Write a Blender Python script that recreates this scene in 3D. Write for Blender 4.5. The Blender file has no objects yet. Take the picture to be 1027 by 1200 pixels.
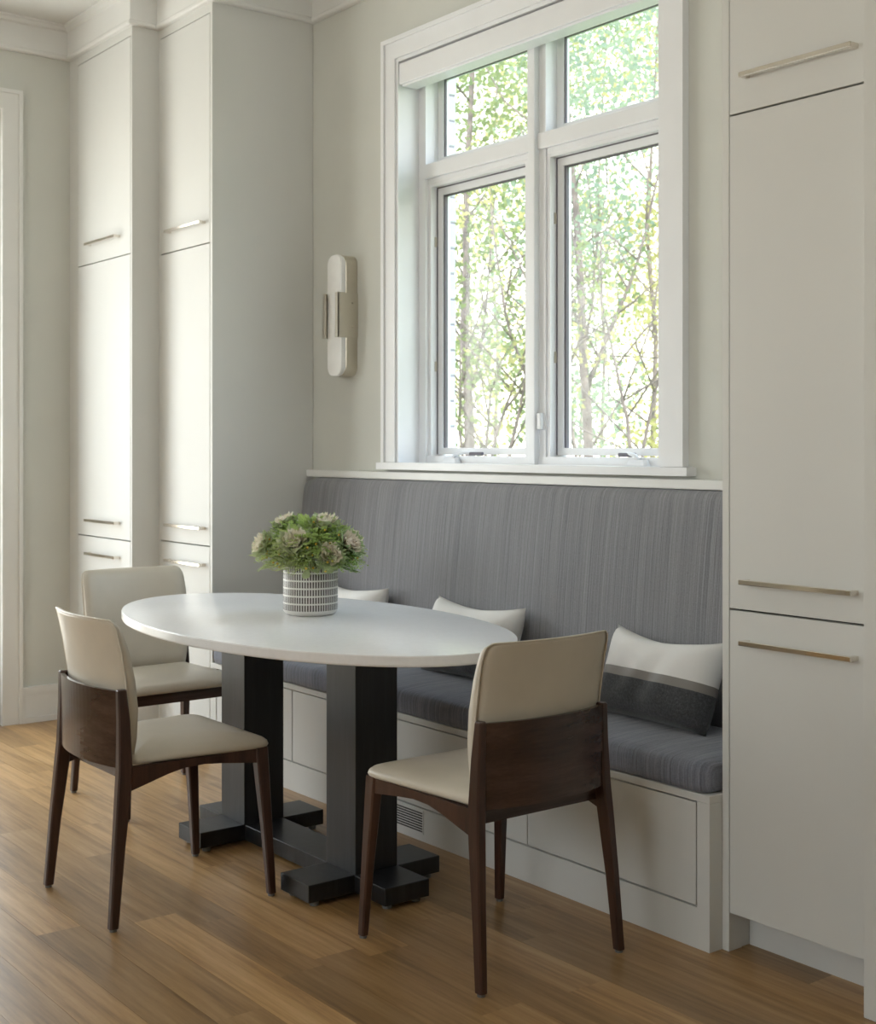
import bpy, bmesh, math, random
from mathutils import Vector, Matrix
random.seed(7)
S = bpy.context.scene
COL = S.collection

# ------------------------------------------------------------------ camera, sky, sun, lights, exposure
F_PX, PCX, HOR, CAMH = 1571.0, 513.5, 523.0, 1.30
YAW = math.atan2(1206.5, 1571.0)
VX, VY = -math.cos(YAW), math.sin(YAW)          # viewing direction in plan
RX, RY = math.sin(YAW), math.cos(YAW)           # camera right in plan
CAM = Vector((2.298, -3.142, CAMH))
cd = bpy.data.cameras.new('camera')
cam = bpy.data.objects.new('camera', cd); COL.objects.link(cam)
cam.location = CAM
cam.rotation_euler = (math.pi/2, 0, math.atan2(-VX, VY))
cd.sensor_fit = 'VERTICAL'; cd.sensor_height = 36.0; cd.sensor_width = 36.0
cd.lens = F_PX/1200*36.0
cd.shift_y = -(600-HOR)/1200
cd.clip_start = 0.05; cd.clip_end = 300
cd.dof.use_dof = True; cd.dof.focus_distance = 3.7; cd.dof.aperture_fstop = 6.0
S.camera = cam

W = bpy.data.worlds.new('sky'); S.world = W; W.use_nodes = True
nt = W.node_tree; nt.nodes.clear()
wo = nt.nodes.new('ShaderNodeOutputWorld'); bg = nt.nodes.new('ShaderNodeBackground')
tc = nt.nodes.new('ShaderNodeTexCoord'); sp = nt.nodes.new('ShaderNodeSeparateXYZ'); cr = nt.nodes.new('ShaderNodeValToRGB')
cr.color_ramp.elements[0].position = 0.0; cr.color_ramp.elements[0].color = (1.0, 0.955, 0.85, 1)
cr.color_ramp.elements[1].position = 0.6; cr.color_ramp.elements[1].color = (0.66, 0.82, 1.0, 1)
nt.links.new(tc.outputs['Generated'], sp.inputs[0]); nt.links.new(sp.outputs['Z'], cr.inputs[0])
nt.links.new(cr.outputs[0], bg.inputs[0]); bg.inputs[1].default_value = 4.4
nt.links.new(bg.outputs[0], wo.inputs[0])

def lamp(name, kind, loc, energy, color=(1, 1, 1), direction=None, **kw):
    l = bpy.data.lights.new(name, kind); l.energy = energy; l.color = color
    for k, v in kw.items(): setattr(l, k, v)
    o = bpy.data.objects.new(name, l); COL.objects.link(o); o.location = loc
    if direction: o.rotation_euler = Vector(direction).to_track_quat('-Z', 'Z').to_euler()
    return o
lamp('sun', 'SUN', (8, -2, 9), 3.2, (1.0, 0.9, 0.7), (-0.78, 0.16, -0.60), angle=0.02)
# daylight through the glass door in the left wall and the nook window; added fill lamp on the unseen kitchen side
lamp('door_daylight', 'AREA', (-4.35, -1.95, 1.45), 58, (0.98, 0.985, 1.0), (1, 0, 0), shape='RECTANGLE', size=1.9, size_y=2.7)
lamp('kitchen_fill', 'AREA', (0.3, -6.65, 2.25), 9, (1.0, 0.99, 0.97), (0, 1, .25), shape='RECTANGLE', size=3.4, size_y=1.2)  # added fill from behind the camera, raised and tilted upward

S.view_settings.view_transform = 'Standard'; S.view_settings.look = 'None'
S.view_settings.gamma = 1.0; S.view_settings.use_curve_mapping = False
S.view_settings.exposure = 0.0

# ------------------------------------------------------------------ material helpers
def newmat(name):
    m = bpy.data.materials.new(name); m.use_nodes = True
    return m, m.node_tree, m.node_tree.nodes['Principled BSDF']
def N(t, kind, **kw):
    n = t.nodes.new(kind)
    for k, v in kw.items(): setattr(n, k, v)
    return n
def mapped(t, scale, coord='Object'):
    c = N(t, 'ShaderNodeTexCoord'); m = N(t, 'ShaderNodeMapping'); m.inputs['Scale'].default_value = scale
    t.links.new(c.outputs[coord], m.inputs[0]); return m.outputs[0]
def ramp(t, fac, stops):
    r = N(t, 'ShaderNodeValToRGB'); el = r.color_ramp.elements
    while len(el) < len(stops): el.new(0.5)
    for e, (p, c) in zip(el, stops): e.position = p; e.color = (*c, 1)
    t.links.new(fac, r.inputs[0]); return r.outputs[0]
def noise(t, vec, scale, detail=3, rough=.55):
    n = N(t, 'ShaderNodeTexNoise'); n.inputs['Scale'].default_value = scale; n.inputs['Detail'].default_value = detail
    n.inputs['Roughness'].default_value = rough
    t.links.new(vec, n.inputs['Vector']); return n.outputs['Fac']
def bump(t, b, h, strength, dist=.002):
    n = N(t, 'ShaderNodeBump'); n.inputs['Strength'].default_value = strength; n.inputs['Distance'].default_value = dist
    t.links.new(h, n.inputs['Height']); t.links.new(n.outputs[0], b.inputs['Normal'])
def plain(name, col, rough=.5, metal=0.0, var=.03, nscale=3.0, bstr=0.0, bscale=120):
    m, t, b = newmat(name)
    v = mapped(t, (1, 1, 1))
    f = noise(t, v, nscale)
    lo = tuple(max(0, c*(1-var)) for c in col); hi = tuple(min(1, c*(1+var)) for c in col)
    t.links.new(ramp(t, f, [(.3, lo), (.7, hi)]), b.inputs['Base Color'])
    b.inputs['Roughness'].default_value = rough; b.inputs['Metallic'].default_value = metal
    if bstr: bump(t, b, noise(t, v, bscale, 2), bstr)
    return m
M = {}
M['wall'] = plain('wall_paint', (.655, .66, .615), .75, bstr=.05)
M['ceiling'] = plain('ceiling_paint', (.78, .78, .76), .85)
M['trim'] = plain('white_trim_paint', (.80, .80, .78), .38)
M['cab'] = plain('cabinet_lacquer', (.71, .71, .685), .52, var=.015)
M['cabdark'] = plain('cabinet_carcass', (.55, .54, .50), .6)
M['chrome'] = plain('polished_nickel', (.78, .73, .66), .10, 1.0, var=.01)
M['sconce_metal'] = plain('brushed_nickel', (.62, .58, .50), .34, 1.0)
M['subfloor'] = plain('dark_brown_joint', (.09, .055, .03), .8)
M['gap_shade'] = plain('painted_gap_shade', (.05, .05, .05), .8)  # near-black stands for the shade in joints and vent slots
M['table'] = plain('white_quartz', (.90, .89, .895), .22, var=.02, nscale=60)
M['windowpaint'] = plain('window_white', (.87, .88, .90), .35)
M['gasket'] = plain('grey_gasket', (.16, .15, .17), .6)
M['planter'] = None
M['alabaster'] = plain('alabaster', (.88, .88, .87), .45, var=.05, nscale=9)
M['rubber'] = plain('clear_glide', (.16, .16, .15), .4)
M['soil'] = plain('moss_and_stems', (.06, .09, .03), .9)

def wood(name, dark, mid, light, axis, rough, gscale=1.0, perobj=False, bstr=.08):
    m, t, b = newmat(name)
    sc = {'x': (1.6, 26, 26), 'z': (18, 18, 1.2), 'y': (18, 1.2, 18)}[axis]
    v = mapped(t, tuple(s*gscale for s in sc))
    if perobj:
        oi = N(t, 'ShaderNodeObjectInfo'); ad = N(t, 'ShaderNodeVectorMath', operation='MULTIPLY_ADD')
        cx = N(t, 'ShaderNodeCombineXYZ')
        for i in range(3): t.links.new(oi.outputs['Random'], cx.inputs[i])
        ad.inputs[1].default_value = (37, 53, 71)
        t.links.new(cx.outputs[0], ad.inputs[0]); t.links.new(v, ad.inputs[2]); v = ad.outputs[0]
    f = noise(t, v, 1.0, 6, .62)
    f2 = noise(t, v, 6.0, 4, .7)
    if perobj:      # cathedral figure
        wv = N(t, 'ShaderNodeTexWave', bands_direction='Y'); wv.inputs['Scale'].default_value = .55; wv.inputs['Distortion'].default_value = 9; wv.inputs['Detail'].default_value = 3; wv.inputs['Detail Scale'].default_value = .6
        t.links.new(v, wv.inputs['Vector'])
        wm = N(t, 'ShaderNodeMath', operation='MULTIPLY_ADD'); wm.inputs[1].default_value = .05; t.links.new(wv.outputs['Fac'], wm.inputs[0])
        sh = N(t, 'ShaderNodeMath', operation='SUBTRACT'); sh.inputs[1].default_value = .025; t.links.new(f, sh.inputs[0]); t.links.new(sh.outputs[0], wm.inputs[2]); f = wm.outputs[0]
    mx = N(t, 'ShaderNodeMath', operation='MULTIPLY_ADD'); mx.inputs[1].default_value = .35
    t.links.new(f2, mx.inputs[0]); t.links.new(f, mx.inputs[2])
    sb = N(t, 'ShaderNodeMath', operation='SUBTRACT'); sb.inputs[1].default_value = .17; t.links.new(mx.outputs[0], sb.inputs[0])
    col = ramp(t, sb.outputs[0], [(.28, dark), (.5, mid), (.74, light)])
    if perobj:
        hs = N(t, 'ShaderNodeHueSaturation')
        mr = N(t, 'ShaderNodeMapRange'); mr.inputs['To Min'].default_value = .68; mr.inputs['To Max'].default_value = 1.25
        t.links.new(oi.outputs['Random'], mr.inputs['Value']); t.links.new(mr.outputs[0], hs.inputs['Value'])
        t.links.new(col, hs.inputs['Color']); col = hs.outputs[0]
    t.links.new(col, b.inputs['Base Color'])
    b.inputs['Roughness'].default_value = rough
    if bstr: bump(t, b, sb.outputs[0], bstr, .001)
    return m
M['plank'] = wood('oak_plank', (.235, .128, .046), (.40, .232, .094), (.52, .33, .155), 'x', .34, 1.0, True)
M['walnut'] = wood('walnut', (.028, .012, .008), (.056, .024, .016), (.095, .045, .029), 'z', .32)
M['walnut_panel'] = wood('walnut_panel', (.030, .015, .011), (.058, .031, .023), (.10, .058, .044), 'x', .22)
M['ebony'] = wood('ebonised_oak', (.007, .007, .008), (.012, .012, .013), (.024, .024, .026), 'z', .38, 2.2)

def fabric(name, c0, c1, c2, sc, rough=.95):
    m, t, b = newmat(name)
    f = noise(t, mapped(t, sc), 1.0, 4, .7)
    g = noise(t, mapped(t, (330, 330, 330)), 1.0, 2)
    mx = N(t, 'ShaderNodeMath', operation='MULTIPLY_ADD'); mx.inputs[1].default_value = .35
    t.links.new(g, mx.inputs[0]); t.links.new(f, mx.inputs[2])
    t.links.new(ramp(t, mx.outputs[0], [(.45, c0), (.66, c1), (.88, c2)]), b.inputs['Base Color'])
    b.inputs['Roughness'].default_value = rough
    b.inputs['Sheen Weight'].default_value = .25; b.inputs['Sheen Roughness'].default_value = .5
    bump(t, b, mx.outputs[0], .35, .002)
    return m
M['stripe'] = fabric('slub_woven_fabric', (.14, .142, .155), (.235, .235, .255), (.345, .345, .365), (290, 8, 1.3))
M['seatfab'] = fabric('slub_woven_seat', (.10, .108, .135), (.18, .19, .235), (.28, .29, .345), (230, 5, 5))
M['pil_white'] = plain('white_linen', (.84, .83, .82), .9, bstr=.25, bscale=300)
M['pil_taupe'] = plain('taupe_sateen', (.235, .215, .20), .45, bstr=.2, bscale=300)
M['pil_char'] = fabric('charcoal_wool', (.030, .031, .035), (.055, .057, .063), (.095, .097, .105), (160, 160, 160))
def leather(name, col):
    m, t, b = newmat(name)
    v = mapped(t, (1, 1, 1)); f = noise(t, v, 6, 3)
    t.links.new(ramp(t, f, [(.3, tuple(c*.94 for c in col)), (.7, tuple(min(1, c*1.04) for c in col))]), b.inputs['Base Color'])
    b.inputs['Roughness'].default_value = .36
    bump(t, b, noise(t, v, 260, 2), .06, .001)
    return m
M['leather'] = leather('cream_leather', (.645, .585, .485))

def glass():
    m = bpy.data.materials.new('window_glass'); m.use_nodes = True; t = m.node_tree; t.nodes.clear()
    o = N(t, 'ShaderNodeOutputMaterial'); mx = N(t, 'ShaderNodeMixShader'); lw = N(t, 'ShaderNodeLayerWeight'); lw.inputs[0].default_value = .5
    pw = N(t, 'ShaderNodeMath', operation='POWER'); pw.inputs[1].default_value = 4.0; t.links.new(lw.outputs['Facing'], pw.inputs[0])
    fr = N(t, 'ShaderNodeMath', operation='MULTIPLY_ADD'); fr.inputs[1].default_value = .55; fr.inputs[2].default_value = .015; t.links.new(pw.outputs[0], fr.inputs[0])
    tr = N(t, 'ShaderNodeBsdfTransparent'); gl = N(t, 'ShaderNodeBsdfGlossy'); gl.inputs['Roughness'].default_value = 0.02
    tr.inputs[0].default_value = (.97, .985, .98, 1)
    t.links.new(fr.outputs[0], mx.inputs[0]); t.links.new(tr.outputs[0], mx.inputs[1]); t.links.new(gl.outputs[0], mx.inputs[2])
    t.links.new(mx.outputs[0], o.inputs[0]); return m
M['glass'] = glass()
def leafmat(name, c0, c1, trans=.55):
    m = bpy.data.materials.new(name); m.use_nodes = True; t = m.node_tree; t.nodes.clear()
    o = N(t, 'ShaderNodeOutputMaterial'); mx = N(t, 'ShaderNodeMixShader'); mx.inputs[0].default_value = trans
    df = N(t, 'ShaderNodeBsdfDiffuse'); tl = N(t, 'ShaderNodeBsdfTranslucent')
    c = ramp(t, noise(t, mapped(t, (1, 1, 1)), 2.3, 2), [(.35, c0), (.65, c1)])
    t.links.new(c, df.inputs[0]); t.links.new(c, tl.inputs[0])
    t.links.new(df.outputs[0], mx.inputs[1]); t.links.new(tl.outputs[0], mx.inputs[2]); t.links.new(mx.outputs[0], o.inputs[0]); return m
M['leaf_a'] = leafmat('tree_leaf_green', (.19, .24, .12), (.34, .38, .18))
M['leaf_b'] = leafmat('tree_leaf_bluegreen', (.25, .32, .25), (.36, .42, .29))
M['leaf_c'] = leafmat('tree_leaf_yellow', (.42, .41, .19), (.62, .55, .28))
M['bark'] = plain('grey_bark', (.22, .18, .17), .9, var=.3, nscale=14, bstr=.5, bscale=40)
M['lawn'] = plain('lawn', (.14, .22, .06), .95, var=.3, nscale=2)
M['brick'] = plain('white_painted_brick', (.70, .69, .76), .8, var=.06, nscale=14, bstr=.4, bscale=60)
M['mortar'] = plain('grey_mortar', (.36, .34, .40), .95, var=.08, nscale=30)
M['kale_cream'] = leafmat('kale_cream', (.88, .78, .66), (.92, .90, .74), .3)
M['kale_green'] = leafmat('kale_green', (.36, .46, .24), (.64, .68, .44), .25)
M['fern'] = leafmat('filler_green', (.30, .46, .10), (.66, .74, .34), .35)
M['bud'] = plain('yellow_bud', (.60, .40, .05), .7)

def planter_mat():
    m, t, b = newmat('striped_ceramic')
    c = N(t, 'ShaderNodeTexCoord'); s = N(t, 'ShaderNodeSeparateXYZ'); t.links.new(c.outputs['Object'], s.inputs[0])
    def ma(op, a, bb=None, clamp=False):
        n = N(t, 'ShaderNodeMath', operation=op)
        for i, q in enumerate((a, bb)):
            if q is None: continue
            if isinstance(q, (int, float)): n.inputs[i].default_value = q
            else: t.links.new(q, n.inputs[i])
        return n.outputs[0]
    ang = ma('ARCTAN2', s.outputs['Y'], s.outputs['X'])
    fa = ma('FRACT', ma('MULTIPLY', ang, 64/(2*math.pi)))
    bar = ma('LESS_THAN', fa, .62)
    zz = ma('DIVIDE', ma('SUBTRACT', s.outputs['Z'], .017), .0247)
    fz = ma('FRACT', zz)
    row = ma('MULTIPLY', ma('LESS_THAN', fz, .80), ma('GREATER_THAN', zz, 0.0))
    mk = ma('MULTIPLY', bar, row)
    mix = N(t, 'ShaderNodeMix', data_type='RGBA'); mix.inputs[6].default_value = (.80, .78, .74, 1); mix.inputs[7].default_value = (.115, .095, .09, 1)
    t.links.new(mk, mix.inputs[0]); t.links.new(mix.outputs[2], b.inputs['Base Color']); b.inputs['Roughness'].default_value = .45
    return m
M['planter'] = planter_mat()

# ------------------------------------------------------------------ geometry helpers
def link(name, bm, mat, parent=None, smooth=False, loc=None):
    me = bpy.data.meshes.new(name); bmesh.ops.recalc_face_normals(bm, faces=bm.faces); bm.to_mesh(me); bm.free()
    for q in (mat if isinstance(mat, (list, tuple)) else [mat]): me.materials.append(M[q] if isinstance(q, str) else q)
    if smooth:
        for p in me.polygons: p.use_smooth = True
    o = bpy.data.objects.new(name, me); COL.objects.link(o)
    if parent: o.parent = parent
    if loc: o.location = loc
    return o
def empty(name, loc=(0, 0, 0), rz=0):
    o = bpy.data.objects.new(name, None); COL.objects.link(o); o.location = loc; o.rotation_euler = (0, 0, rz); o.empty_display_size = .1
    return o
def tag(o, label, cat, group=None, kind=None):
    o['label'] = label; o['category'] = cat
    if group: o['group'] = group
    if kind: o['kind'] = kind
    return o
def addbox(bm, x0, x1, y0, y1, z0, z1, bev=0.0, seg=2):
    r = bmesh.ops.create_cube(bm, size=1.0)
    vs = r['verts']
    bmesh.ops.transform(bm, matrix=Matrix.Translation(((x0+x1)/2, (y0+y1)/2, (z0+z1)/2)) @ Matrix.Diagonal((x1-x0, y1-y0, z1-z0, 1)), verts=vs)
    if bev:
        es = list({e for v in vs for e in v.link_edges})
        bmesh.ops.bevel(bm, geom=es, offset=bev, segments=seg, affect='EDGES', profile=.5)
def box(name, x0, x1, y0, y1, z0, z1, mat, parent=None, bev=0.0, seg=2):
    bm = bmesh.new(); addbox(bm, x0, x1, y0, y1, z0, z1, bev, seg); return link(name, bm, mat, parent)
def boxes(name, lst, mat, parent=None, bev=0.0):
    bm = bmesh.new()
    for b in lst: addbox(bm, *b, bev)
    return link(name, bm, mat, parent)
def loft(bm, rings, cap=True, closed=True):
    R_ = [[bm.verts.new(p) for p in r] for r in rings]
    n = len(R_[0])
    for a, b in zip(R_, R_[1:]):
        for i in range(n if closed else n-1):
            j = (i+1) % n
            bm.faces.new((a[i], a[j], b[j], b[i]))
    if cap: bm.faces.new(R_[0][::-1]); bm.faces.new(R_[-1])
    return R_
def rect_ring(c, hx, hy, z, ch=.004):
    x, y = c
    return [(x-hx+ch, y-hy, z), (x+hx-ch, y-hy, z), (x+hx, y-hy+ch, z), (x+hx, y+hy-ch, z), (x+hx-ch, y+hy, z), (x-hx+ch, y+hy, z), (x-hx, y+hy-ch, z), (x-hx, y-hy+ch, z)]
def tube(bm, pts, rads, n=8):
    pts = [Vector(p) for p in pts]; rings = []
    for i, p in enumerate(pts):
        d = (pts[min(i+1, len(pts)-1)]-pts[max(i-1, 0)]).normalized()
        a = d.orthogonal().normalized() if i == 0 else (a - d*a.dot(d)).normalized()
        b = d.cross(a)
        rings.append([p+(a*math.cos(2*math.pi*k/n)+b*math.sin(2*math.pi*k/n))*rads[i] for k in range(n)])
    loft(bm, rings)
def extrude_poly(bm, poly, axis, lo, hi):
    def pt(q, h): return {'x': (h, q[0], q[1]), 'y': (q[0], h, q[1]), 'z': (q[0], q[1], h)}[axis]
    a = [bm.verts.new(pt(q, lo)) for q in poly]; b = [bm.verts.new(pt(q, hi)) for q in poly]; n = len(poly)
    bm.faces.new(a[::-1]); bm.faces.new(b)
    for i in range(n): bm.faces.new((a[i], a[(i+1) % n], b[(i+1) % n], b[i]))
def px_dir(u, v):
    k = (u-PCX)/F_PX
    return Vector((VX+k*RX, VY+k*RY, (HOR-v)/F_PX))
def at_dist(u, v, d): return CAM+px_dir(u, v)*d       # a point seen at a pixel, at depth d along the view

# ------------------------------------------------------------------ the setting
XL, XA, XB, YA, YB = -3.89, -3.19, -2.69, -0.622, -0.494     # left wall, cabinet corners
ZC = 3.31; XR = 4.2; YF = -6.5
# floor: joined sub-floor with single oak planks laid along x
floor = box('floor', XL-.3, XR, YF-.2, .25, -.06, -.013, 'subfloor'); tag(floor, 'warm oak plank floor running along the bench', 'floor', kind='structure')
PW = .124; y0 = -1.944-PW*12
def plank_mesh(l, w):
    bm = bmesh.new(); addbox(bm, 0, l, 0.00035, w-.00035, -.013, 0); return bm
pm = {}
k = 0; count = 0
far_rows = []
while y0+PW*k < 0.05:
    y = y0+PW*k; k += 1
    x = XL+.02-random.random()*.6
    while x < 1.6:
        l = random.choice((.45, .6, .75, .9, 1.05, 1.2, 1.5))
        if x < XL: l += .2
        x0_, x1_ = max(x, XL-.0), min(x+l, 1.6)
        if x1_-x0_ > .05:
            # only the stretch of floor the room view takes in gets single planks
            mid = Vector(((x0_+x1_)/2, y+PW/2, 0))-CAM
            d = mid.x*VX+mid.y*VY; s = mid.x*RX+mid.y*RY
            if d > 2.2 and abs(s/d) < .43:
                key = round(x1_-x0_, 3)
                if key not in pm:
                    me = bpy.data.meshes.new('floor_plank'); bm = plank_mesh(key, PW); bm.to_mesh(me); bm.free(); me.materials.append(M['plank']); pm[key] = me
                o = bpy.data.objects.new('floor_plank', pm[key]); COL.objects.link(o); o.parent = floor; o.location = (x0_, y, 0); count += 1
            else: far_rows.append((x0_, x1_, y+.0004, y+PW-.0004, -.013, 0))
        x += l
rest = [(1.6, XR, y0, .05, -.013, 0), (XL, XR, YF-.2, y0, -.013, 0)]
o = boxes('floor_boards', far_rows+rest, 'plank', floor); o['kind'] = 'stuff'

ceil = box('ceiling', XL-.3, XR, YF-.2, .2, ZC, ZC+.1, 'ceiling'); tag(ceil, 'plain off-white painted ceiling above the crown moulding', 'ceiling', kind='structure')
# window wall with its opening
WX0, WX1, WZ0, WZ1 = -2.042, -.632, 1.21, 2.834
wb = boxes('wall_back', [(XL-.3, WX0-.012, 0, .19, 0, ZC), (WX1+.012, XR, 0, .19, 0, ZC), (WX0-.012, WX1+.012, 0, .19, 0, WZ0-.002), (WX0-.012, WX1+.012, 0, .19, WZ1+.012, ZC)], 'wall')
tag(wb, 'pale greige wall around the nook window', 'wall', kind='structure')
# painted brick outside face, jamb returns built brick by brick
for x0_, x1_, nm in ((WX0-.20, WX0+.012, 'l'), (WX1-.012, WX1+.20, 'r')):
    box('mortar_backing', x0_+.003 if nm == 'l' else x0_+.004, x1_-.004 if nm == 'l' else x1_-.003, .19, .272, 1.05, 3.05, 'mortar', wb)
    bm = bmesh.new(); addbox(bm, x0_, x1_, .192, .276, 0, .0985, .004, 1); bme = bpy.data.meshes.new('brick'); bm.to_mesh(bme); bm.free(); bme.materials.append(M['brick'])
    for i in range(19):
        b = bpy.data.objects.new('brick', bme); COL.objects.link(b); b.parent = wb; b.location = (random.uniform(-.0015, .0015), random.uniform(-.002, .002), 1.07+.1045*i)
boxes('brick_face', [(XL-.3, WX0-.2, .19, .27, -.5, 3.6), (WX1+.2, XR, .19, .27, -.5, 3.6), (WX0-.2, WX1+.2, .19, .27, -.5, 1.07), (WX0-.2, WX1+.2, .19, .27, 3.04, 3.6)], 'brick', wb)

# left wall with glass door opening
DY0, DY1, DZ = -2.95, -.955, 2.87
wl = boxes('wall_left', [(XL-.15, XL, DY1, 0.0, 0, ZC), (XL-.15, XL, YF, DY0, 0, ZC), (XL-.15, XL, DY0, DY1, DZ, ZC)], 'wall')
tag(wl, 'pale greige end wall beside the tall cabinets', 'wall', kind='structure')
wr = box('wall_right', XR, XR+.1, YF, .1, 0, ZC, 'wall'); tag(wr, 'plain wall at the kitchen side, opposite the cabinet end wall', 'wall', kind='structure')
wf = boxes('wall_front', [(XL, -1.5, YF-.1, YF, 0, ZC), (2.1, XR, YF-.1, YF, 0, ZC), (-1.5, 2.1, YF-.1, YF, 0, 1.55), (-1.5, 2.1, YF-.1, YF, 2.95, ZC)], 'wall')  # unseen wall; opening set high to shape the added fill
tag(wf, 'kitchen wall with a wide opening added for the fill lamp, across from the bench', 'wall', kind='structure')
# glass door
dr = empty('door_1', (XL-.08, (DY0+DY1)/2, 0)); tag(dr, 'white framed glass garden door in the end wall', 'door', kind='structure')
for s in (0, 1):
    a, b = (-.9975, 0) if s == 0 else (0, .9975)
    boxes('door_leaf', [(-.02, .02, a+.01, a+.1, .01, DZ-.01), (-.02, .02, b-.1, b-.01, .01, DZ-.01), (-.02, .02, a+.1, b-.1, .01, .25), (-.02, .02, a+.1, b-.1, DZ-.12, DZ-.01)], 'trim', dr)
    box('pane', -.004, .004, a+.1, b-.1, .25, DZ-.12, 'glass', dr)
# door casing (outer back band + flat)
tr = boxes('trim_1', [(XL, XL+.020, DY1, DY1+.076, 0, 2.945), (XL, XL+.028, DY1+.076, DY1+.094, 0, 2.945), (XL, XL+.020, DY0-.09, DY1, DZ, 2.945), (XL, XL+.028, DY0-.09, DY1+.094, 2.945, 2.963), (XL, XL+.02, DY0-.09, DY0, 0, DZ)], 'trim')
tag(tr, 'white door casing on the end wall beside the baseboard', 'trim', kind='structure')
bb = boxes('baseboard_left', [(XL, XL+.016, DY1+.094, YA, .026, .136), (XL, XL+.022, DY1+.094, YA, .136, .168), (XL, XL+.028, DY1+.094, YA, 0, .026)], 'trim')
tag(bb, 'tall white baseboard between door casing and cabinet', 'baseboard', kind='structure')

# crown moulding: frieze board with bead below and cove above
def crown(name, path, label):
    prof = [(0, 3.147), (.020, 3.147), (.026, 3.152), (.026, 3.163), (.020, 3.168), (.018, 3.172), (.018, 3.278), (.030, 3.284), (.034, 3.296), (.046, 3.302), (.046, ZC), (0, ZC)]
    n = len(path); rings = []
    for i, p in enumerate(path):
        d0 = Vector(path[i])-Vector(path[i-1]) if i else None
        d1 = Vector(path[i+1])-Vector(path[i]) if i < n-1 else None
        if d0: d0.normalize()
        if d1: d1.normalize()
        n0 = Vector((d0.y, -d0.x)) if d0 else None; n1 = Vector((d1.y, -d1.x)) if d1 else None
        nn = n0 if n1 is None else n1 if n0 is None else n0+n1
        rings.append([(p[0]+nn.x*o_, p[1]+nn.y*o_, z) for o_, z in prof])
    bm = bmesh.new(); loft(bm, rings); o = link(name, bm, 'trim'); tag(o, label, 'trim', kind='structure')
crown('trim_2', [(XL, YF), (XL, YA), (XA, YA), (XA, YB), (XB, YB), (XB, 0), (-.005, 0)], 'white crown moulding stepping around the tall cabinets and window wall')

# bench rail (cap) under the window
cp = box('trim_3', XB, -.004, -.036, 0, 1.168, 1.198, 'trim', bev=.003); tag(cp, 'white ledge strip between bench back and window sill', 'trim', kind='structure')

# ------------------------------------------------------------------ window
wn = empty('window_1', (0, 0, 0)); tag(wn, 'white four-light nook window with two cranked casements', 'window', kind='structure')
bm = bmesh.new()   # casing: flat with raised outer back band and inner bead
for b in ((-2.119, -2.053, -.020, 0, 1.236, 2.847), (-.609, -.5385, -.020, 0, 1.236, 2.847), (-2.119, -.5385, -.020, 0, 2.847, 2.914),
          (-2.138, -2.119, -.028, 0, 1.236, 2.914), (-.5385, -.519, -.028, 0, 1.236, 2.914), (-2.138, -.519, -.028, 0, 2.914, 2.932),
          (-2.053, -2.039, -.012, -.0005, 1.236, 2.833), (-.635, -.609, -.012, -.0005, 1.236, 2.833), (-2.053, -.609, -.012, -.0005, 2.833, 2.847)):
    addbox(bm, *b)
link('casing', bm, 'windowpaint', wn)
boxes('sill', [(-2.145, -.487, -.046, 0, 1.208, 1.235), (WX0, WX1, 0, .19, 1.209, 1.2345)], 'windowpaint', wn)
boxes('jamb', [(WX0-.012, WX0, 0, .19, 1.234, WZ1), (WX1, WX1+.012, 0, .19, 1.234, WZ1), (WX0-.012, WX1+.012, 0, .19, WZ1, WZ1+.012)], 'windowpaint', wn)
yF = .094
bm = bmesh.new()
for b in ((WX0, -1.997, yF, .188, 1.234, 2.824), (-.677, WX1, yF, .188, 1.234, 2.824), (-1.390, -1.290, .102, .188, 1.262, 2.80),
          (-1.997, -.677, yF+.001, .188, 2.80, 2.823), (-1.997, -.677, yF+.004, .188, 1.234, 1.262)):
    addbox(bm, *b)
link('frame', bm, 'windowpaint', wn)
box('mullion', -1.358, -1.325, .078, .187, 1.234, 2.824, 'windowpaint', wn, .003)
boxes('transom', [(-2.0415, -1.358, yF-.002, .187, 2.372, 2.430), (-1.325, -.6325, yF-.002, .187, 2.372, 2.430), (-1.996, -1.391, yF+.012, .186, 2.350, 2.373), (-1.289, -.678, yF+.012, .186, 2.350, 2.373)], 'windowpaint', wn, .003)
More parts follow.
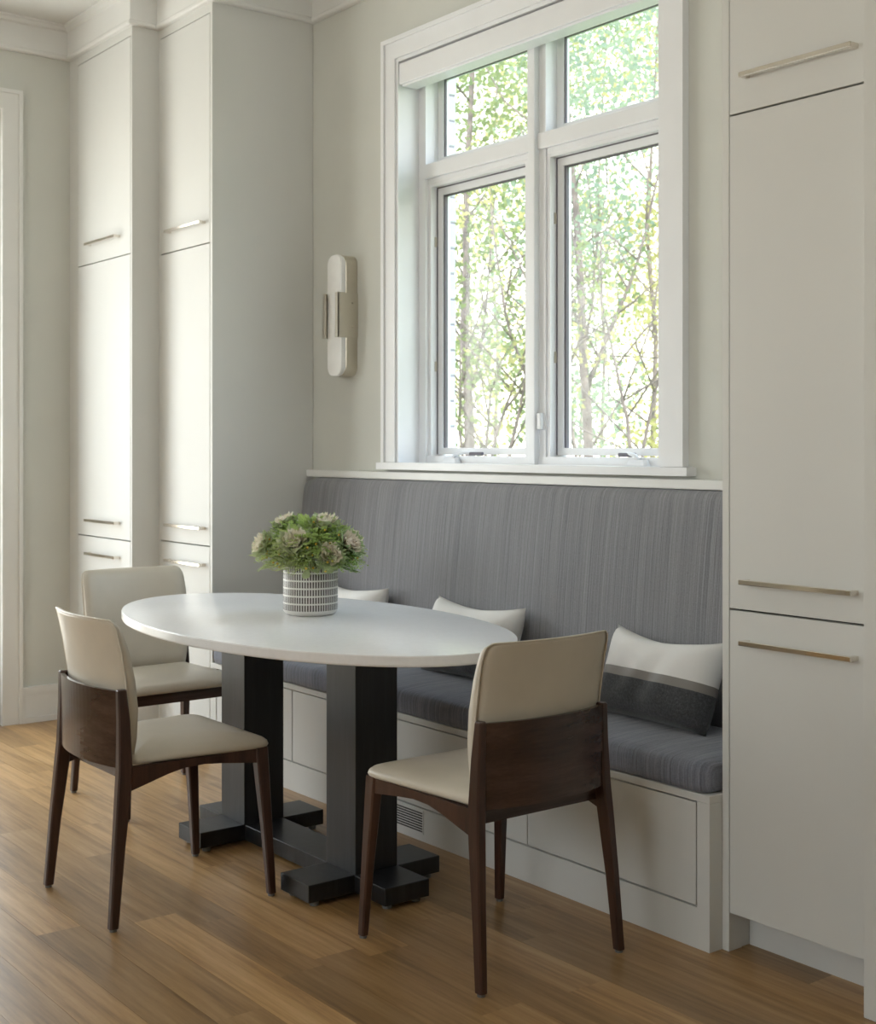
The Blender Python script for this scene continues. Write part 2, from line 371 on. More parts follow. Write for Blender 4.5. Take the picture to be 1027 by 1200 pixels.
for a, b in ((-1.997, -1.390), (-1.290, -.677)):
    # fixed upper light
    o = boxes('fixed_sash', [(a, a+.034, .157, .186, 2.430, 2.80), (b-.034, b, .157, .186, 2.430, 2.80), (a+.034, b-.034, .157, .186, 2.430, 2.462), (a+.034, b-.034, .157, .186, 2.775, 2.80)], 'windowpaint', wn)
    box('pane', a+.034, b-.034, .171, .175, 2.462, 2.775, 'glass', o)
    boxes('gasket', [(a+.034, a+.040, .162, .171, 2.462, 2.775), (a+.034, b-.034, .162, .171, 2.772, 2.776)], 'gasket', o)
    # inner stops and casement sash
    boxes('stop', [(a, a+.018, .108, .19, 1.262, 2.35), (b-.018, b, .108, .19, 1.262, 2.35), (a+.018, b-.018, .109, .19, 2.338, 2.350)], 'windowpaint', wn)
    o = boxes('casement_sash', [(a+.022, a+.052, .140, .180, 1.268, 2.334), (b-.052, b-.022, .140, .180, 1.268, 2.334), (a+.052, b-.052, .140, .180, 1.268, 1.294), (a+.052, b-.052, .140, .180, 2.306, 2.334)], 'windowpaint', wn)
    box('pane', a+.052, b-.052, .160, .164, 1.294, 2.306, 'glass', o)
    boxes('gasket', [(a+.052, a+.060, .146, .160, 1.294, 2.306), (a+.052, b-.052, .150, .160, 2.300, 2.306), (a+.0185, a+.022, .136, .19, 1.268, 2.338), (a+.02, b-.02, .136, .19, 2.334, 2.338)], 'gasket', o)
    boxes('hinge', [(a+.016, a+.0215, .126, .142, 1.60, 1.64), (a+.016, a+.0215, .126, .142, 2.1, 2.14)], 'sconce_metal', o)
# cranks
for cx_, flip in ((-1.815, 1), (-.815, -1)):
    cr_ = empty('crank_operator', (cx_, .085, 1.235)); cr_.parent = wn
    bm = bmesh.new()
    loft(bm, [rect_ring((0, 0), .048-.004*i, .017-.003*i, z, .008) for i, z in enumerate((0, .012, .020))]); link('crank_base', bm, 'windowpaint', cr_)
    bm = bmesh.new(); tube(bm, [(0, 0, .018), (flip*.02, .004, .034), (flip*.055, .010, .040), (flip*.10, .012, .038)], [.008, .007, .006, .006], 8); link('crank_arm', bm, 'windowpaint', cr_, True)
    bm = bmesh.new(); addbox(bm, flip*.10-.0, flip*.10+.075, .004, .018, .029, .043, .003); link('crank_grip', bm, 'gasket', cr_)
box('sash_lock', -1.322, -1.30, .085, .104, 1.36, 1.42, 'windowpaint', wn, .004)
# roller shade cassette hung in the head of the window
rs = empty('roller_shade', (-1.337, -.004, 2.737)); tag(rs, 'white roller shade cassette at the head of the nook window', 'window shade')
box('cassette', -.698, .698, -.006, .086, .004, .088, 'windowpaint', rs, .003)
box('hem_bar', -.690, .690, .004, .074, -.004, .006, 'windowpaint', rs, .002)

# ------------------------------------------------------------------ tall cabinets
def handle(parent, x0, x1, y, z):
    b = .0125; pr = .032
    bm = bmesh.new()
    addbox(bm, x0, x1, y-pr, y-pr+b, z-b/2, z+b/2, .0012, 1)
    addbox(bm, x0, x0+b, y-pr+b-.001, y, z-b/2+.0005, z+b/2-.0005); addbox(bm, x1-b, x1, y-pr+b-.001, y, z-b/2+.0005, z+b/2-.0005)
    return link('handle', bm, 'chrome', parent)
def tall_cabinet(x0, x1, yf, d0, d1, h0, h1, label, side_z=ZC-.0, extra=None):
    t = empty('tall_cabinet', ((x0+x1)/2, yf/2, 0)); ox, oy = -(x0+x1)/2, -yf/2
    def B(nm, a, b, c, d, e, f, mat, par=t, bev=0.0): return box(nm, a+ox, b+ox, c+oy, d+oy, e, f, mat, par, bev)
    # carcass: sides, face stiles and top rail round the door stack
    bm = bmesh.new()
    for q in ((x0, x0+.018, yf+.05, -.002, 0, side_z), (x1-.018, x1, yf+.05, -.002, 0, side_z), (x0, d0-.003, yf, yf+.05, 0, side_z), (d1+.003, x1, yf, yf+.05, 0, side_z), (d0-.003, d1+.003, yf, yf+.05, 3.108, side_z)):
        addbox(bm, q[0]+ox, q[1]+ox, q[2]+oy, q[3]+oy, q[4], q[5])
    link('carcass', bm, 'cab', t)
    B('gap_shade_back', x0+.02, x1-.02, yf+.045, yf+.055, .1, 3.12, 'gap_shade')  # backing coloured near-black as the shade between the doors
    B('toe_kick', x0+.02, x1-.02, yf+.083, yf+.10, 0, .101, 'cab')
    B('carcass_floor', x0+.02, x1-.02, yf+.024, yf+.10, .101, .116, 'cab')
    for nm, z0, z1, hz in (('door', 2.1515, 3.1035, 2.238), ('door', .8845, 2.1465, .957), ('drawer', .101, .8795, .803)):
        p = B(nm, d0, d1, yf-.001, yf+.021, z0, z1, 'cab', t, .0012)
        hd = handle(p, h0+ox, h1+ox, yf-.001+oy, hz)
    tag(t, label, 'cabinet', 'tall built-in cabinets')
    return t
tall_cabinet(XL+.001, XA, YA, -3.787, -3.206, -3.645, -3.312, 'tall white cabinet against the end wall, beside the baseboard and door casing')
tall_cabinet(XA+.001, XB, YB, -3.168, -2.711, -3.08, -2.747, 'tall white cabinet in the corner between the deeper cabinet and the bench')
t = tall_cabinet(-.003, .468, -.447, .0215, .464, .075, .408, 'tall white cabinet beside the right end of the grey bench, next to the two-tone pillow')
box('side_panel', .4685-.2325, .52-.2325, -.515+.2235, -.002+.2235, 0, ZC, 'cab', t, .001)

# ------------------------------------------------------------------ bench
YBF = -.496
bn = empty('built_in_bench', (XB/2, YBF, 0)); tag(bn, 'white built-in bench with grey upholstered back and panelled base under the window', 'bench')
bx_, by_ = -XB/2, -YBF
def BB(nm, a, b, c, d, e, f, mat, par=bn, bev=0.0): return box(nm, a+bx_, b+bx_, c+by_, d+by_, e, f, mat, par, bev)
XE = [-2.652, -2.057, -1.385, -.712, -.050]
x_l, x_r = XB+.002, -.004
bm = bmesh.new()
for q in ((x_l, x_r, YBF, YBF+.02, 0, .106), (x_r-.042, x_r, YBF, -.01, .106, .381), (x_r-.042, x_r, YBF+.02, -.01, 0, .106), (x_l, XE[0]-.002, YBF, YBF+.02, .106, .38), (x_l+.001, x_r-.045, YBF+.028, YBF+.034, .1, .38)):
    addbox(bm, q[0]+bx_, q[1]+bx_, q[2]+by_, q[3]+by_, q[4], q[5])
link('carcass', bm, 'cab', bn)
BB('bench_top', x_l, x_r, YBF-.0, -.01, .381, .402, 'cab', bn, .002)
for i in range(4):
    BB('panel', XE[i]+(.006 if i == 1 else .0018), XE[i+1]-.0018, YBF+.002, YBF+.02, .1105, .3765, 'cab', bn, .0008)
BB('stile_gap_shade', XE[1]-.002, XE[1]+.006, YBF+.02, YBF+.026, .108, .378, 'gap_shade')  # dark strip painted as shade in the wide panel joint
vg = BB('vent_grille', -1.53, -1.225, YBF-.002, YBF+.004, .022, .102, 'cab')
for i in range(8):
    BB('vent_slot_shade', -1.525, -1.230, YBF-.0035, YBF+.001, .0305+.0085*i, .0345+.0085*i, 'gap_shade', vg)  # solid dark bars on the grille stand for shaded slots

# seat cushion: rounded box with crowned top
def cushion(name, x0, x1, y0_, y1_, z0, z1, r, mat, nx=40, ny=14, crown_=.008):
    bm = bmesh.new(); rings = []
    prof = [(0.55, 0.0), (.12, .08), (0, .3), (0, .68), (.16, .90), (.5, 1.0)]
    def outline(ins):
        a, b, c, d = x0+ins, x1-ins, y0_+ins, y1_-ins; rr = max(r-ins, .004); pts = []
        for cx_, cy_, s in ((b-rr, d-rr, 0), (a+rr, d-rr, 1), (a+rr, c+rr, 2), (b-rr, c+rr, 3)):
            for q in range(6):
                an = math.pi/2*(s+q/5); pts.append((cx_+rr*math.cos(an), cy_+rr*math.sin(an)))
        return pts
    for ins, h in prof: rings.append([(p[0], p[1], z0+(z1-z0)*h) for p in outline(ins*.03)])
    for ins in (.05, .10): rings.append([(p[0], p[1], z1+crown_*(ins/.1)) for p in outline(ins)])
    loft(bm, rings)
    return link(name, bm, mat, None, True)
sc_ = cushion('bench_cushion', XB+.004, -.008, -.507, -.098, .403, .482, .045, 'seatfab')
tag(sc_, 'long blue-grey woven seat cushion on the white bench', 'cushion')
# upholstered back
prof = [(-.118, .478), (-.112, .60), (-.098, .80), (-.078, 1.0), (-.064, 1.10), (-.058, 1.135), (-.048, 1.155), (-.034, 1.164), (-.018, 1.167), (-.004, 1.167), (-.004, .478)]
bm = bmesh.new(); rings = []
nx = 30
for i in range(nx+1):
    x = XB+.003+(-.008-XB)*i/nx
    e = min(i, nx-i)/nx*(-XB); s = 1-max(0, 1-e/.06)**2*.18
    rings.append([(x, -.004+(p[0]+.004)*s, .478+(p[1]-.478)*(1-(1-s)*.12)) for p in prof])
loft(bm, rings); bk = link('backrest', bm, 'stripe', bn, True, (bx_, by_, 0)); bk['label'] = 'grey woven upholstered bench back'
me = bk.data
# ------------------------------------------------------------------ pillows
def pillow(loc, w, h, th, tilt, rz, label, sag=.035, seed=1, group=None):
    rnd = random.Random(seed)
    e = empty('throw_pillow', loc, rz)
    nu, nv = 26, 20
    ph = rnd.random()*6
    def P(u, v, s):
        eu = 1-.05*(1-v*v)
        ev = 1-(sag/(h/2))*(1-abs(u)**1.8) if v > 0 else 1-.05*(1-u*u)
        x = w/2*u*eu; z = h/2*v*(1-(1-ev)*abs(v)**2)
        t_ = th/2*((1-u**4)*(1-v**4))**.55*(1-.12*math.exp(-(u*3)**2)*(v+1)/2)
        t_ += .0045*math.sin(5*u+3.2*v+ph)*(1-u*u)*(1-v*v)+.004*math.sin(11*u-4*v+ph*2)*(1-u*u)*(1-v*v)
        wr_ = .005*math.exp(-((u-.1-.25*v)*7)**2)*(1-v*v)
        y = s*(t_-wr_)
        zz = z+h/2
        return (x, y*math.cos(tilt)+zz*math.sin(tilt), zz*math.cos(tilt)-y*math.sin(tilt))
    splits = [(-1, -.17, 'pil_char', 'charcoal_panel'), (-.17, .02, 'pil_taupe', 'taupe_band'), (.02, 1, 'pil_white', 'white_panel')]
    for v0, v1, mt, nm in splits:
        bm = bmesh.new(); n = max(2, int(nv*(v1-v0)/2))
        for s in (1, -1):
            g = [[bm.verts.new(P(-1+2*i/nu, v0+(v1-v0)*j/n, s)) for i in range(nu+1)] for j in range(n+1)]
            for j in range(n):
                for i in range(nu): bm.faces.new((g[j][i], g[j][i+1], g[j+1][i+1], g[j+1][i]) if s < 0 else (g[j][i], g[j+1][i], g[j+1][i+1], g[j][i+1]))
        bmesh.ops.remove_doubles(bm, verts=bm.verts, dist=.0004)
        link(nm, bm, mt, e, True)
    tag(e, label, 'pillow', 'two-tone pillows on the bench')
    return e
pillow((-.44, -.262, .4905), .46, .272, .15, .34, math.radians(-3), 'white and charcoal pillow with taupe band beside the tall cabinet at the bench end', seed=3)
pillow((-1.36, -.225, .4905), .485, .275, .14, .30, 0, 'white and charcoal pillow on the bench, half hidden behind the oval table edge', sag=.03, seed=5)
pillow((-2.16, -.225, .4905), .485, .275, .14, .30, 0, 'white and charcoal pillow on the bench just behind the striped planter', sag=.03, seed=8)

# ------------------------------------------------------------------ table
TX, TY, TZ = -1.31, -.905, .757
tb = empty('dining_table', (TX, TY, 0)); tag(tb, 'oval white stone-top dining table on two black timber posts', 'table')
def ell(a, b, z, n=96): return [(a*math.cos(2*math.pi*i/n), b*math.sin(2*math.pi*i/n), z) for i in range(n)]
A_, B_ = .875, .47
bm = bmesh.new(); loft(bm, [ell(A_-.006, B_-.006, TZ-.031), ell(A_-.002, B_-.002, TZ-.029), ell(A_, B_, TZ-.025), ell(A_, B_, TZ-.004), ell(A_-.0015, B_-.0015, TZ-.001), ell(A_-.005, B_-.005, TZ)])
tp = link('tabletop', bm, 'table', tb)
for p in tp.data.polygons: p.use_smooth = True
tp.data.set_sharp_from_angle(angle=math.radians(18))
for s in (-1, 1):
    cx_ = s*.324
    box('post', cx_-.078, cx_+.078, -.074, .074, .064, TZ-.031, 'ebony', tb, .002)
    f_ = boxes('cross_foot', [(cx_-.077, cx_+.077, -.232, .232, .015, .065)], 'ebony', tb, .002)
    box('foot_arm', min(cx_+s*.076, cx_+s*.23), max(cx_+s*.076, cx_+s*.23), -.077, .077, .015, .065, 'ebony', tb, .002)
    for gx, gy in ((cx_-.055, -.2), (cx_+.055, -.2), (cx_-.055, .2), (cx_+.055, .2), (cx_+s*.2, -.05), (cx_+s*.2, .05)):
        bm = bmesh.new(); bmesh.ops.create_cone(bm, cap_ends=True, segments=12, radius1=.013, radius2=.013, depth=.0155, matrix=Matrix.Translation((gx, gy, .00775))); link('glide', bm, 'rubber', tb)
box('stretcher', -.248, .248, -.072, .072, .015, .0645, 'ebony', tb, .002)

# ------------------------------------------------------------------ chairs
def make_chair():
    c = empty('dining_chair')
    # back legs run up into posts that clasp the wooden shell
    for s in (-1, 1):
        bm = bmesh.new(); rings = []
        for z, x, y, hx, hy in ((.008, .229, -.243, .0115, .013), (.20, .222, -.226, .0125, .016), (.36, .214, -.209, .014, .020), (.43, .210, -.203, .014, .020), (.55, .205, -.203, .012, .017), (.637, .202, -.208, .0105, .013), (.640, .202, -.208, .0085, .011)):
            rings.append(rect_ring((s*x, y), hx, hy, z, .004))
        loft(bm, rings); lg = link('leg', bm, 'walnut', c)
        bm = bmesh.new(); bmesh.ops.create_cone(bm, cap_ends=True, segments=10, radius1=.010, radius2=.010, depth=.009, matrix=Matrix.Translation((s*.229, -.243, .0045))); link('glide', bm, 'rubber', lg)
        bm = bmesh.new(); rings = []
        for z, x, y, hx, hy in ((.008, .236, .241, .011, .012), (.2, .229, .229, .0135, .015), (.36, .222, .217, .016, .019), (.432, .219, .212, .0165, .020)):
            rings.append(rect_ring((s*x, y), hx, hy, z, .004))
        loft(bm, rings); lg = link('leg', bm, 'walnut', c)
        bm = bmesh.new(); bmesh.ops.create_cone(bm, cap_ends=True, segments=10, radius1=.010, radius2=.010, depth=.009, matrix=Matrix.Translation((s*.236, .241, .0045))); link('glide', bm, 'rubber', lg)
        # side rail: deep at the back leg, shallow in the middle
        bm = bmesh.new()
        top = .430
        poly = [(-.19, .366), (-.15, .377), (-.08, .397), (-.03, .407), (.03, .409), (.10, .402), (.20, .389), (.20, top), (-.19, top)]
        ra = [((s*(.213+.008*(y+.19)/.39)-.010), y, z) for y, z in poly]; rb = [((s*(.213+.008*(y+.19)/.39)+.010), y, z) for y, z in poly]
        loft(bm, [ra, rb]); link('side_rail', bm, 'walnut', c)
    box('front_rail', -.204, .204, .202, .222, .386, .430, 'walnut_panel', c, .002)
    box('back_rail', -.200, .200, -.190, -.172, .386, .430, 'walnut_panel', c, .002)
    # curved walnut back shell between the posts
    def arc(x, depth): return -depth*(1-(x/.205)**2)
    bm = bmesh.new(); rings = []
    n = 18
    for i in range(n+1):
        x = -.196+.392*i/n
        row = []
        for z, dy in ((.428, 0), (.5, 0), (.57, -.001), (.636, -.003)): row.append((x, -.214+dy+arc(x, .036), z))
        for z, dy in ((.636, -.003), (.57, -.001), (.5, 0), (.428, 0)): row.append((x, -.206+dy+arc(x, .036)+.004, z))
        rings.append(row)
    loft(bm, rings); o = link('back_shell', bm, 'walnut_panel', c)
    # upholstered back: lofted rows of the curved pad
    prof = [(.435, -.178), (.50, -.176), (.58, -.178), (.66, -.186), (.74, -.199), (.785, -.209), (.806, -.214), (.819, -.2175), (.826, -.2195)]   # z, back face y
    HW = [.192, .198, .203, .206, .2065, .206, .2045, .200, .190]; TH = [.034, .040, .042, .040, .034, .029, .025, .020, .014]
    bm = bmesh.new(); rings = []
    for k_, (z, yb_) in enumerate(prof):
        hw = HW[k_]
        th = TH[k_]
        ring = []
        m_ = 16
        for i in range(m_+1):
            x = -hw+2*hw*i/m_; ring.append((x, yb_-.012+arc(x, .034)+(.004 if i in (0, m_) else 0), z))
        for i in range(m_+1):
            x = hw-2*hw*i/m_; ring.append((x, yb_-.012+arc(x, .030)+th-(.010 if i in (0, m_) else .002 if i in (1, m_-1) else 0), z))
        rings.append(ring)
    last = rings[-1]; cy_ = sum(p[1] for p in last)/len(last)
    rings.append([(p[0]*.985, p[1]*.35+.65*(-.226+arc(p[0], .032)), .8295) for p in last])
    loft(bm, rings); bp = link('back_pad', bm, 'leather', c, True)
    # piping round the back of the pad
    bm = bmesh.new(); pts = []
    for k_, (z, yb_) in enumerate(prof): pts.append((-HW[k_]-.0005, yb_-.010+arc(HW[k_], .034), z))
    for i in range(0, 17): x = -.182+.364*i/16; pts.append((x, -.2305+arc(x, .034), .8285))
    for k_ in range(len(prof)-1, -1, -1): z, yb_ = prof[k_]; pts.append((HW[k_]+.0005, yb_-.010+arc(HW[k_], .034), z))
    tube(bm, pts, [.0028]*len(pts), 6); link('piping', bm, 'leather', bp, True)
    # seat: trapezoid with rounded corners and domed top
    bm = bmesh.new(); rings = []
    def outline(ins):
        pts = []
        cor = [(.237-ins, .250-ins, .045), (-.237+ins, .250-ins, .045), (-.214+ins, -.186+ins, .02), (.214-ins, -.186+ins, .02)]
        for s, (x, y, r) in enumerate(cor):
            sx = 1 if x > 0 else -1; sy = 1 if y > 0 else -1; r = max(.006, r-ins*.5)
            for q in range(6):
                an = math.pi/2*(s+q/5); pts.append((x-sx*r+r*math.cos(an), y-sy*r+r*math.sin(an)))
        return pts
    for ins, z in ((.012, .4305), (.003, .434), (0, .441), (.003, .449), (.013, .457), (.035, .464), (.08, .471), (.13, .4745)):
        rings.append([(p[0], p[1], z-(.004*max(0, p[1])/.25)) for p in outline(ins)])
    loft(bm, rings); link('seat', bm, 'leather', c, True)
    return c
def copy_tree(o, parent=None):
    c = o.copy(); COL.objects.link(c); c.parent = parent
    for ch in list(o.children): copy_tree(ch, c)
    return c
ch = make_chair()
spots = [((-1.310, -1.402, 0), 0, "cream leather dining chair with walnut back shell, facing the bench across the table"),
         ((-2.285, -.932, 0), -math.pi/2, 'cream leather dining chair at the table end in front of the two adjoining tall cabinets'),
         ((-.396, -.902, 0), math.pi/2, 'cream leather dining chair at the table end by the single tall cabinet')]
for i, (l, rz, lab) in enumerate(spots):
    o = ch if i == 0 else copy_tree(ch)
    o.location = l; o.rotation_euler = (0, 0, rz); tag(o, lab, 'chair', 'cream leather dining chairs around the table')

# ------------------------------------------------------------------ planter and kale bouquet
PL = (-1.402, -.822, TZ)
pl = empty('planter', PL); tag(pl, 'white ceramic cylinder planter with dark dashed rows on the table', 'planter')
prof = [(.070, .0), (.080, .003), (.087, .012), (.0885, .02), (.0885, .158), (.087, .160), (.083, .158), (.083, .13), (.0, .13)]
bm = bmesh.new(); rings = [[(r*math.cos(2*math.pi*i/64), r*math.sin(2*math.pi*i/64), z) for i in range(64)] for r, z in prof[:-1]]
loft(bm, rings); o = link('pot', bm, 'planter', pl)
for p in o.data.polygons: p.use_smooth = len(p.vertices) == 4
bm = bmesh.new(); bmesh.ops.create_circle(bm, cap_ends=True, segments=40, radius=.082, matrix=Matrix.Translation((0, 0, .138))); link('soil', bm, 'soil', pl)
bq = empty('kale_bouquet', (PL[0], PL[1], TZ+.140)); tag(bq, 'low bouquet of cream ornamental kale heads and feathery greens in the planter', 'flowers')
def leaf(bm, org, ax, up, L, Wd, cup, ruff, rnd):
    ax = ax.normalized(); sd = ax.cross(up).normalized(); up2 = sd.cross(ax).normalized()
    g = []
    ph = rnd.random()*6
    for j in range(6):
        v = j/5; row = []
        w = Wd*(.25+.95*math.sin(math.pi*(.10+.72*v)))*.5*(1 if j < 5 else .72)
        for i in range(6):
            u = -1+2*i/5
            p = org+ax*(L*v)+sd*(w*u)+up2*(cup*L*(v*v)*.6+cup*.5*w*u*u)+up2*(ruff*abs(u)**2*math.sin(9*v+ph+u*4))
            if j == 5: p += ax*(ruff*math.sin(u*7+ph))
            row.append(bm.verts.new(p))
        g.append(row)
    for j in range(5):
        for i in range(5): bm.faces.new((g[j][i], g[j][i+1], g[j+1][i+1], g[j+1][i]))
def kale(pos, direction, size, seed):
    rnd = random.Random(seed); d = Vector(direction).normalized(); a = d.orthogonal().normalized(); b = d.cross(a)
    inner = bmesh.new(); outer = bmesh.new()
    P0 = Vector(pos)
    for i in range(26):
        th = i*2.39996; f = i/25
        open_ = .12+1.25*f
        L = size*(.32+(.70*f if f < .66 else .50)); rad = a*math.cos(th)+b*math.sin(th)
        ax = d*math.cos(open_)+rad*math.sin(open_)
        tgt = inner if f < .66 else outer
        leaf(tgt, P0+rad*size*.05*f-d*size*.22*f, ax, d if f > .3 else -rad, L, L*.95, .25 if f > .3 else .15, size*(.10 if f < .66 else .16), rnd)
    o = link('kale_head', inner, 'kale_cream', bq, True); link('outer_leaves', outer, 'kale_green', o, True)
# (towards-camera direction in plan is (.79,-.61); camera right is (.61,.79))
def bqp(right, front, up): return (RX*right-VX*front, RY*right-VY*front, up)
for i, (r_, f_, u_, dr_, df_, du_, sz) in enumerate((
        (-.040, .100, .095, -.15, .75, .75, .085), (.070, .105, .055, .25, .9, .35, .078), (.125, .055, .085, .75, .5, .6, .080),
        (.050, .03, .150, .2, .3, 1, .075), (-.080, .0, .150, -.4, .1, 1, .072), (-.145, .05, .085, -.9, .4, .5, .072),
        (.02, -.10, .13, .1, -.6, .9, .075), (-.10, -.10, .08, -.6, -.8, .6, .075), (.12, -.08, .09, .7, -.6, .6, .075))):
    kale(bqp(r_, f_, u_), bqp(dr_, df_, du_), sz*.86, 20+i)
rnd = random.Random(4); bm = bmesh.new(); bud = bmesh.new(); stem = bmesh.new()
for i in range(560):
    th = rnd.random()*2*math.pi; el = math.asin(rnd.uniform(-.28, .98)); rr = rnd.uniform(.82, 1.0)
    d = Vector((math.cos(th)*math.cos(el), math.sin(th)*math.cos(el), math.sin(el)))
    tip = Vector((d.x*.188, d.y*.188, .038+d.z*.150))*rr
    base = Vector((d.x*.03, d.y*.03, 0.012)); bend = (tip-base)
    side = bend.cross(Vector((0, 0, 1))).normalized(); upv = side.cross(bend).normalized()
    for k_ in range(13):
        v = .45+.55*k_/12; p = base+bend*v+Vector((0, 0, .03*math.sin(v*3.1)))
        for s in (-1, 1):
            q = (side*s*.8+bend.normalized()*.6+upv*rnd.uniform(-.5, .5)).normalized()*rnd.uniform(.010, .019)*(1.15-.5*v)
            w_ = q.cross(upv).normalized()*.0028
            vs = [bm.verts.new(x_) for x_ in (p, p+q*.5+w_, p+q, p+q*.5-w_)]; bm.faces.new(vs)
    if rnd.random() < .12:
        bmesh.ops.create_icosphere(bud, subdivisions=1, radius=.0045, matrix=Matrix.Translation(base+bend*rnd.uniform(.8, .95)))
for i in range(26):
    th = rnd.random()*6.28; tube(stem, [(.04*math.cos(th), .04*math.sin(th), -.001), (.06*math.cos(th), .06*math.sin(th), .03), (.09*math.cos(th), .09*math.sin(th), .08)], [.003, .0025, .002], 5)
for i in range(220):
    th = rnd.random()*6.28; el = rnd.uniform(-.25, 1.4); d = Vector((math.cos(th)*math.cos(el), math.sin(th)*math.cos(el), math.sin(el)))
    p = Vector((d.x*.135, d.y*.135, .035+d.z*.105))
    leaf(stem, p*.75, (d+Vector((rnd.uniform(-.5, .5), rnd.uniform(-.5, .5), rnd.uniform(-.3, .3)))), Vector((0, 0, 1)) if abs(d.z) < .9 else Vector((1, 0, 0)), .055, .022, .1, .003, rnd)
o = link('feathery_greens', bm, 'fern', bq); o['kind'] = 'stuff'
o = link('yellow_buds', bud, 'bud', bq); o['kind'] = 'stuff'
o = link('stems', stem, 'kale_green', bq); o['kind'] = 'stuff'

# ------------------------------------------------------------------ wall sconce
sx, sz_ = -2.398, 1.845
sn = empty('wall_sconce', (sx, 0, sz_)); tag(sn, 'slim alabaster wall sconce with nickel clasp between cabinet and window', 'wall light')
def stadium(hw, hh, r, n=10):
    pts = []
    for cx_, cz_, s in ((hw-r, hh-r, 0), (-hw+r, hh-r, 1), (-hw+r, -hh+r, 2), (hw-r, -hh+r, 3)):
        for q in range(n+1):
            an = math.pi/2*(s+q/n); pts.append((cx_+r*math.cos(an), cz_+r*math.sin(an)))
    return pts
def slab(name, hw, hh, r, y0_, y1_, mat):
    bm = bmesh.new(); ins = .003
    rings = [[(p[0], y1_, p[1]) for p in stadium(hw, hh, r)], [(p[0], y0_+ins, p[1]) for p in stadium(hw, hh, r)], [(p[0], y0_, p[1]) for p in stadium(hw-ins, hh-ins, r-ins)]]
    loft(bm, rings); return link(name, bm, mat, sn)
slab('back_box', .053, .252, .040, -.058, -.001, 'sconce_metal')
slab('diffuser_edge', .050, .249, .038, -.068, -.058, 'alabaster')
slab('diffuser', .0535, .2525, .042, -.082, -.067, 'alabaster')
clz = .093
boxes('clasp', [(.0535, .058, -.100, -.001, -clz, clz), (-.058, -.0535, -.100, -.001, -clz, clz), (.034, .058, -.100, -.094, -clz, clz), (-.058, -.040, -.100, -.094, -clz, clz)], 'sconce_metal', sn, .0008)
for z in (-.05, .05):
    bm = bmesh.new(); bmesh.ops.create_cone(bm, cap_ends=True, segments=12, radius1=.004, radius2=.0035, depth=.003, matrix=Matrix.Translation((.0592, -.03, z)) @ Matrix.Rotation(math.pi/2, 4, 'Y')); link('screw', bm, 'chrome', sn)

# ------------------------------------------------------------------ garden
gl = box('lawn', -60, 30, .3, 70, -.7, -.55, 'lawn'); tag(gl, 'green lawn outside the nook window', 'lawn', kind='structure')
def leafcloud(bm, c, r, n, size, rnd):
    for i in range(n):
        while True:
            p = Vector((rnd.uniform(-1, 1), rnd.uniform(-1, 1), rnd.uniform(-1, 1)))
            if p.length < 1: break
        p = Vector(c)+p*r
        a = Vector((rnd.gauss(0, 1), rnd.gauss(0, 1), rnd.gauss(-.4, .7))).normalized(); b = a.orthogonal().normalized()
        b = (Matrix.Rotation(rnd.random()*6.28, 3, a) @ b)
        L = size*rnd.uniform(.6, 1.3); Wd = L*.36
        vs = [bm.verts.new(x_) for x_ in (p, p+a*L*.35+b*Wd, p+a*L*.7+b*Wd*.7, p+a*L, p+a*L*.7-b*Wd*.7, p+a*L*.35-b*Wd)]
        bm.faces.new(vs)
def tree(kind_name, stems, clouds, leafm, label, size=.07, seed=1, dens=1.0):
    rnd = random.Random(seed)
    p0 = stems[0][0][0]
    t = empty(kind_name, (p0[0], p0[1], -.55)); off = Vector((p0[0], p0[1], -.55))
    for i, (pts, r0, r1) in enumerate(stems):
        pts = [Vector(p)-off for p in pts]
        bm = bmesh.new(); n = len(pts); tube(bm, pts, [r0+(r1-r0)*k_/(n-1) for k_ in range(n)], 8 if r0 > .02 else 5)
        link('trunk' if i == 0 else 'branch', bm, 'bark', t, True)
        # twigs
        tw = bmesh.new(); got = False
        for k_ in range(1, n):
            for q in range(1):
                s = pts[k_]; d = Vector((rnd.gauss(0, .5), rnd.gauss(0, .5), rnd.uniform(.2, 1))).normalized()*rnd.uniform(.4, 1.1)
                e_ = s+d; m_ = s+d*.5+Vector((rnd.gauss(0, .06), rnd.gauss(0, .06), rnd.gauss(0, .06)))
                if s.z > 1.6:
                    tube(tw, [s, m_, e_], [min(r1, .009), .006, .003], 4); got = True
        if got: o = link('twigs', tw, 'bark', t, True); o['kind'] = 'stuff'
        else: tw.free()
    bm = bmesh.new()
    for c, r, n in clouds: leafcloud(bm, Vector(c)-off, r, int(n*dens*3.3), size*.52, rnd)
    o = link('foliage', bm, leafm, t); o['kind'] = 'stuff'
    tag(t, label, 'tree', 'trees outside the nook window')
    return t
def line(pix, d): return [at_dist(u, v, d) for u, v in pix]
def ground(pix, d):
    p = line(pix, d); b = p[0].copy(); b.z = -.56; return [b]+p
def clouds_px(lst, d, rnd, jit=1.2):
    return [(at_dist(u, v, d+rnd.uniform(-jit, jit)), r, n) for u, v, r, n in lst]
R_ = random.Random(11)
d1 = 9.5
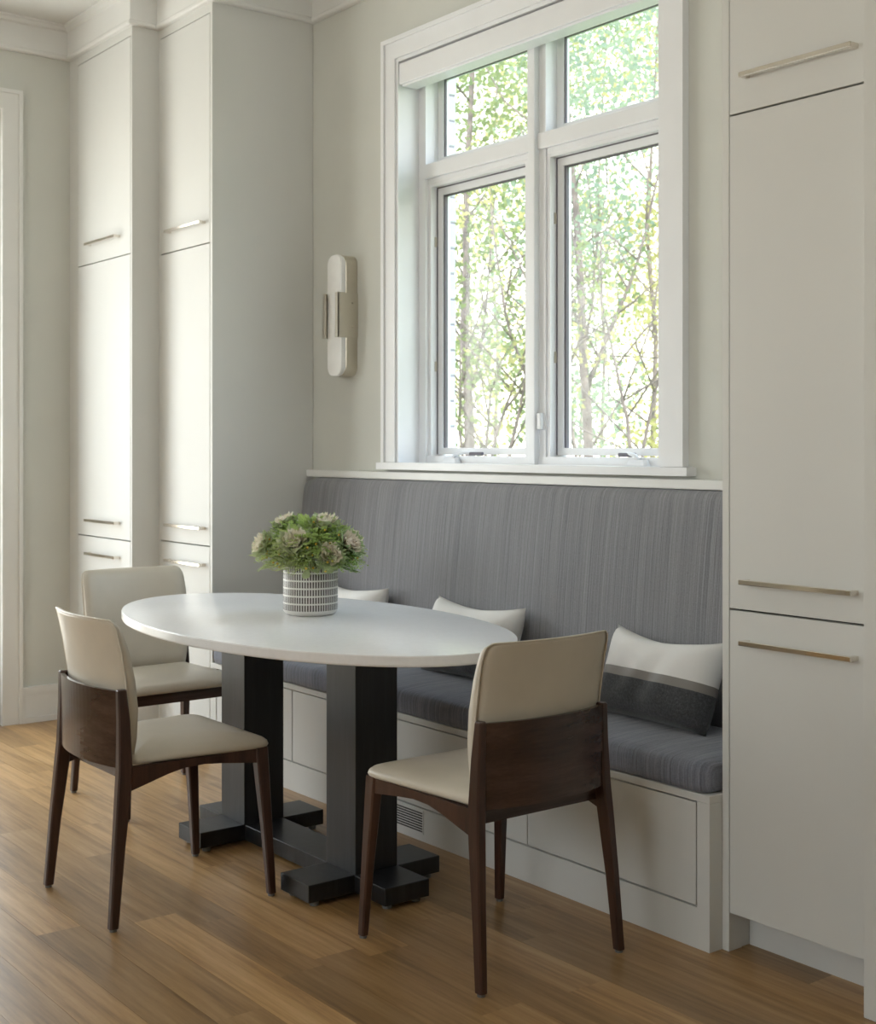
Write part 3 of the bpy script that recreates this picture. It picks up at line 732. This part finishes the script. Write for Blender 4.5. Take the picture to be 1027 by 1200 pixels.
tree('maple_tree', [(ground([(551, 530), (549, 470), (547, 430), (545, 390), (547, 330), (546, 260), (548, 200), (552, 120), (556, 30), (560, -80)], d1), .040, .015),
                    (line([(554, 455), (559, 430), (563, 405), (569, 370), (573, 320), (578, 250)], d1), .016, .006),
                    (line([(549, 410), (533, 385), (520, 350)], d1), .012, .005)],
     clouds_px([(560, 230, .45, 90), (545, 300, .38, 60), (590, 260, .4, 60), (570, 150, .5, 110), (600, 110, .5, 90), (540, 100, .6, 120), (590, 330, .35, 40), (530, 380, .4, 50), (610, 200, .4, 50), (560, 20, .8, 160), (600, -60, .8, 150)], d1, R_),
     'leaf_a', 'slim grey-barked tree nearest the painted brick edge outside the window', .085, 2)
d2 = 9.0
tree('maple_tree', [(ground([(690, 530), (688, 470), (684, 430), (683, 390), (681, 340), (678, 290), (675, 240), (668, 180), (664, 100), (660, 0), (655, -90)], d2), .036, .014),
                    (line([(690, 448), (702, 420), (713, 392), (726, 362), (736, 338), (748, 305), (757, 270), (768, 220), (785, 150)], d2), .020, .007),
                    (line([(686, 400), (694, 360), (697, 310), (702, 270), (712, 220)], d2), .012, .005),
                    (line([(682, 320), (672, 280), (664, 250)], d2), .012, .006)],
     clouds_px([(680, 220, .45, 80), (700, 260, .35, 50), (690, 180, .4, 60), (720, 130, .4, 60), (690, 90, .45, 80), (750, 100, .4, 60), (760, 200, .35, 30), (720, 290, .3, 26), (700, 350, .3, 30), (740, 40, .5, 80), (700, 0, .7, 130), (770, -40, .8, 120)], d2, R_),
     'leaf_b', 'forked grey-barked tree seen through the casement beside the window mullion', .080, 3)
sap = [([(739, 530), (735, 490), (730, 470), (722, 430), (714, 392), (706, 355), (700, 330)], 8.0), ([(630, 480), (620, 450), (611, 425), (600, 397), (592, 365), (585, 320), (577, 260), (574, 210)], 8.6),
       ([(597, 530), (607, 490), (613, 460), (616, 440), (622, 400)], 8.4), ([(577, 530), (583, 505), (592, 480), (606, 462), (618, 455)], 8.4), ([(569, 530), (573, 490), (575, 460), (571, 440)], 8.8),
       ([(753, 530), (760, 495), (768, 460), (776, 430), (786, 400)], 8.2), ([(542, 530), (538, 500), (541, 450), (543, 420)], 8.9), ([(675, 530), (668, 490), (664, 440), (660, 400)], 8.2)]
for i, (pix, d) in enumerate(sap):
    st = [(ground(pix, d), .014, .006)]
    e = pix[-2]; st.append((line([pix[2], (pix[2][0]+14, pix[2][1]-40), (pix[2][0]+34, pix[2][1]-70)], d), .008, .003))
    tree('sapling', st, clouds_px([(e[0], e[1], .3, 26), (e[0]+20, e[1]-60, .3, 24), (e[0]-15, e[1]-30, .25, 16)], d, R_, .4), 'leaf_c' if i % 2 else 'leaf_a',
         ('thin bare-stemmed sapling with yellowish leaves among the trees outside' if i % 2 else 'thin bare-stemmed sapling with green leaves among the trees outside'), .07, 30+i)['group'] = 'thin saplings outside the nook window'
for i, (u, d, m_) in enumerate(((515, 13, 'leaf_a'), (580, 18, 'leaf_c'), (640, 13.5, 'leaf_b'), (705, 19, 'leaf_a'), (765, 14, 'leaf_c'), (810, 22, 'leaf_c'), (550, 25, 'leaf_c'), (680, 27, 'leaf_c'))):
    st = [(ground([(u, 530), (u+4, 400), (u-6, 280), (u, 150), (u+8, 0)], d), .035, .012)]
    cl = [(u+R_.uniform(-70, 70), R_.uniform(-150, 540), R_.uniform(.4, .9)*(1 if d < 20 else 1.5), int(R_.uniform(40, 90))) for q in range(22 if d < 20 else 60)]
    tree('background_tree', st, clouds_px(cl, d, R_, .8), m_, {'leaf_a': 'sunlit green tree in the bright background beyond the saplings', 'leaf_b': 'pale blue-green tree in the bright background beyond the saplings', 'leaf_c': 'sunlit yellow-leaved tree in the bright background beyond the saplings'}[m_], .12, 60+i)['group'] = 'background trees beyond the saplings'
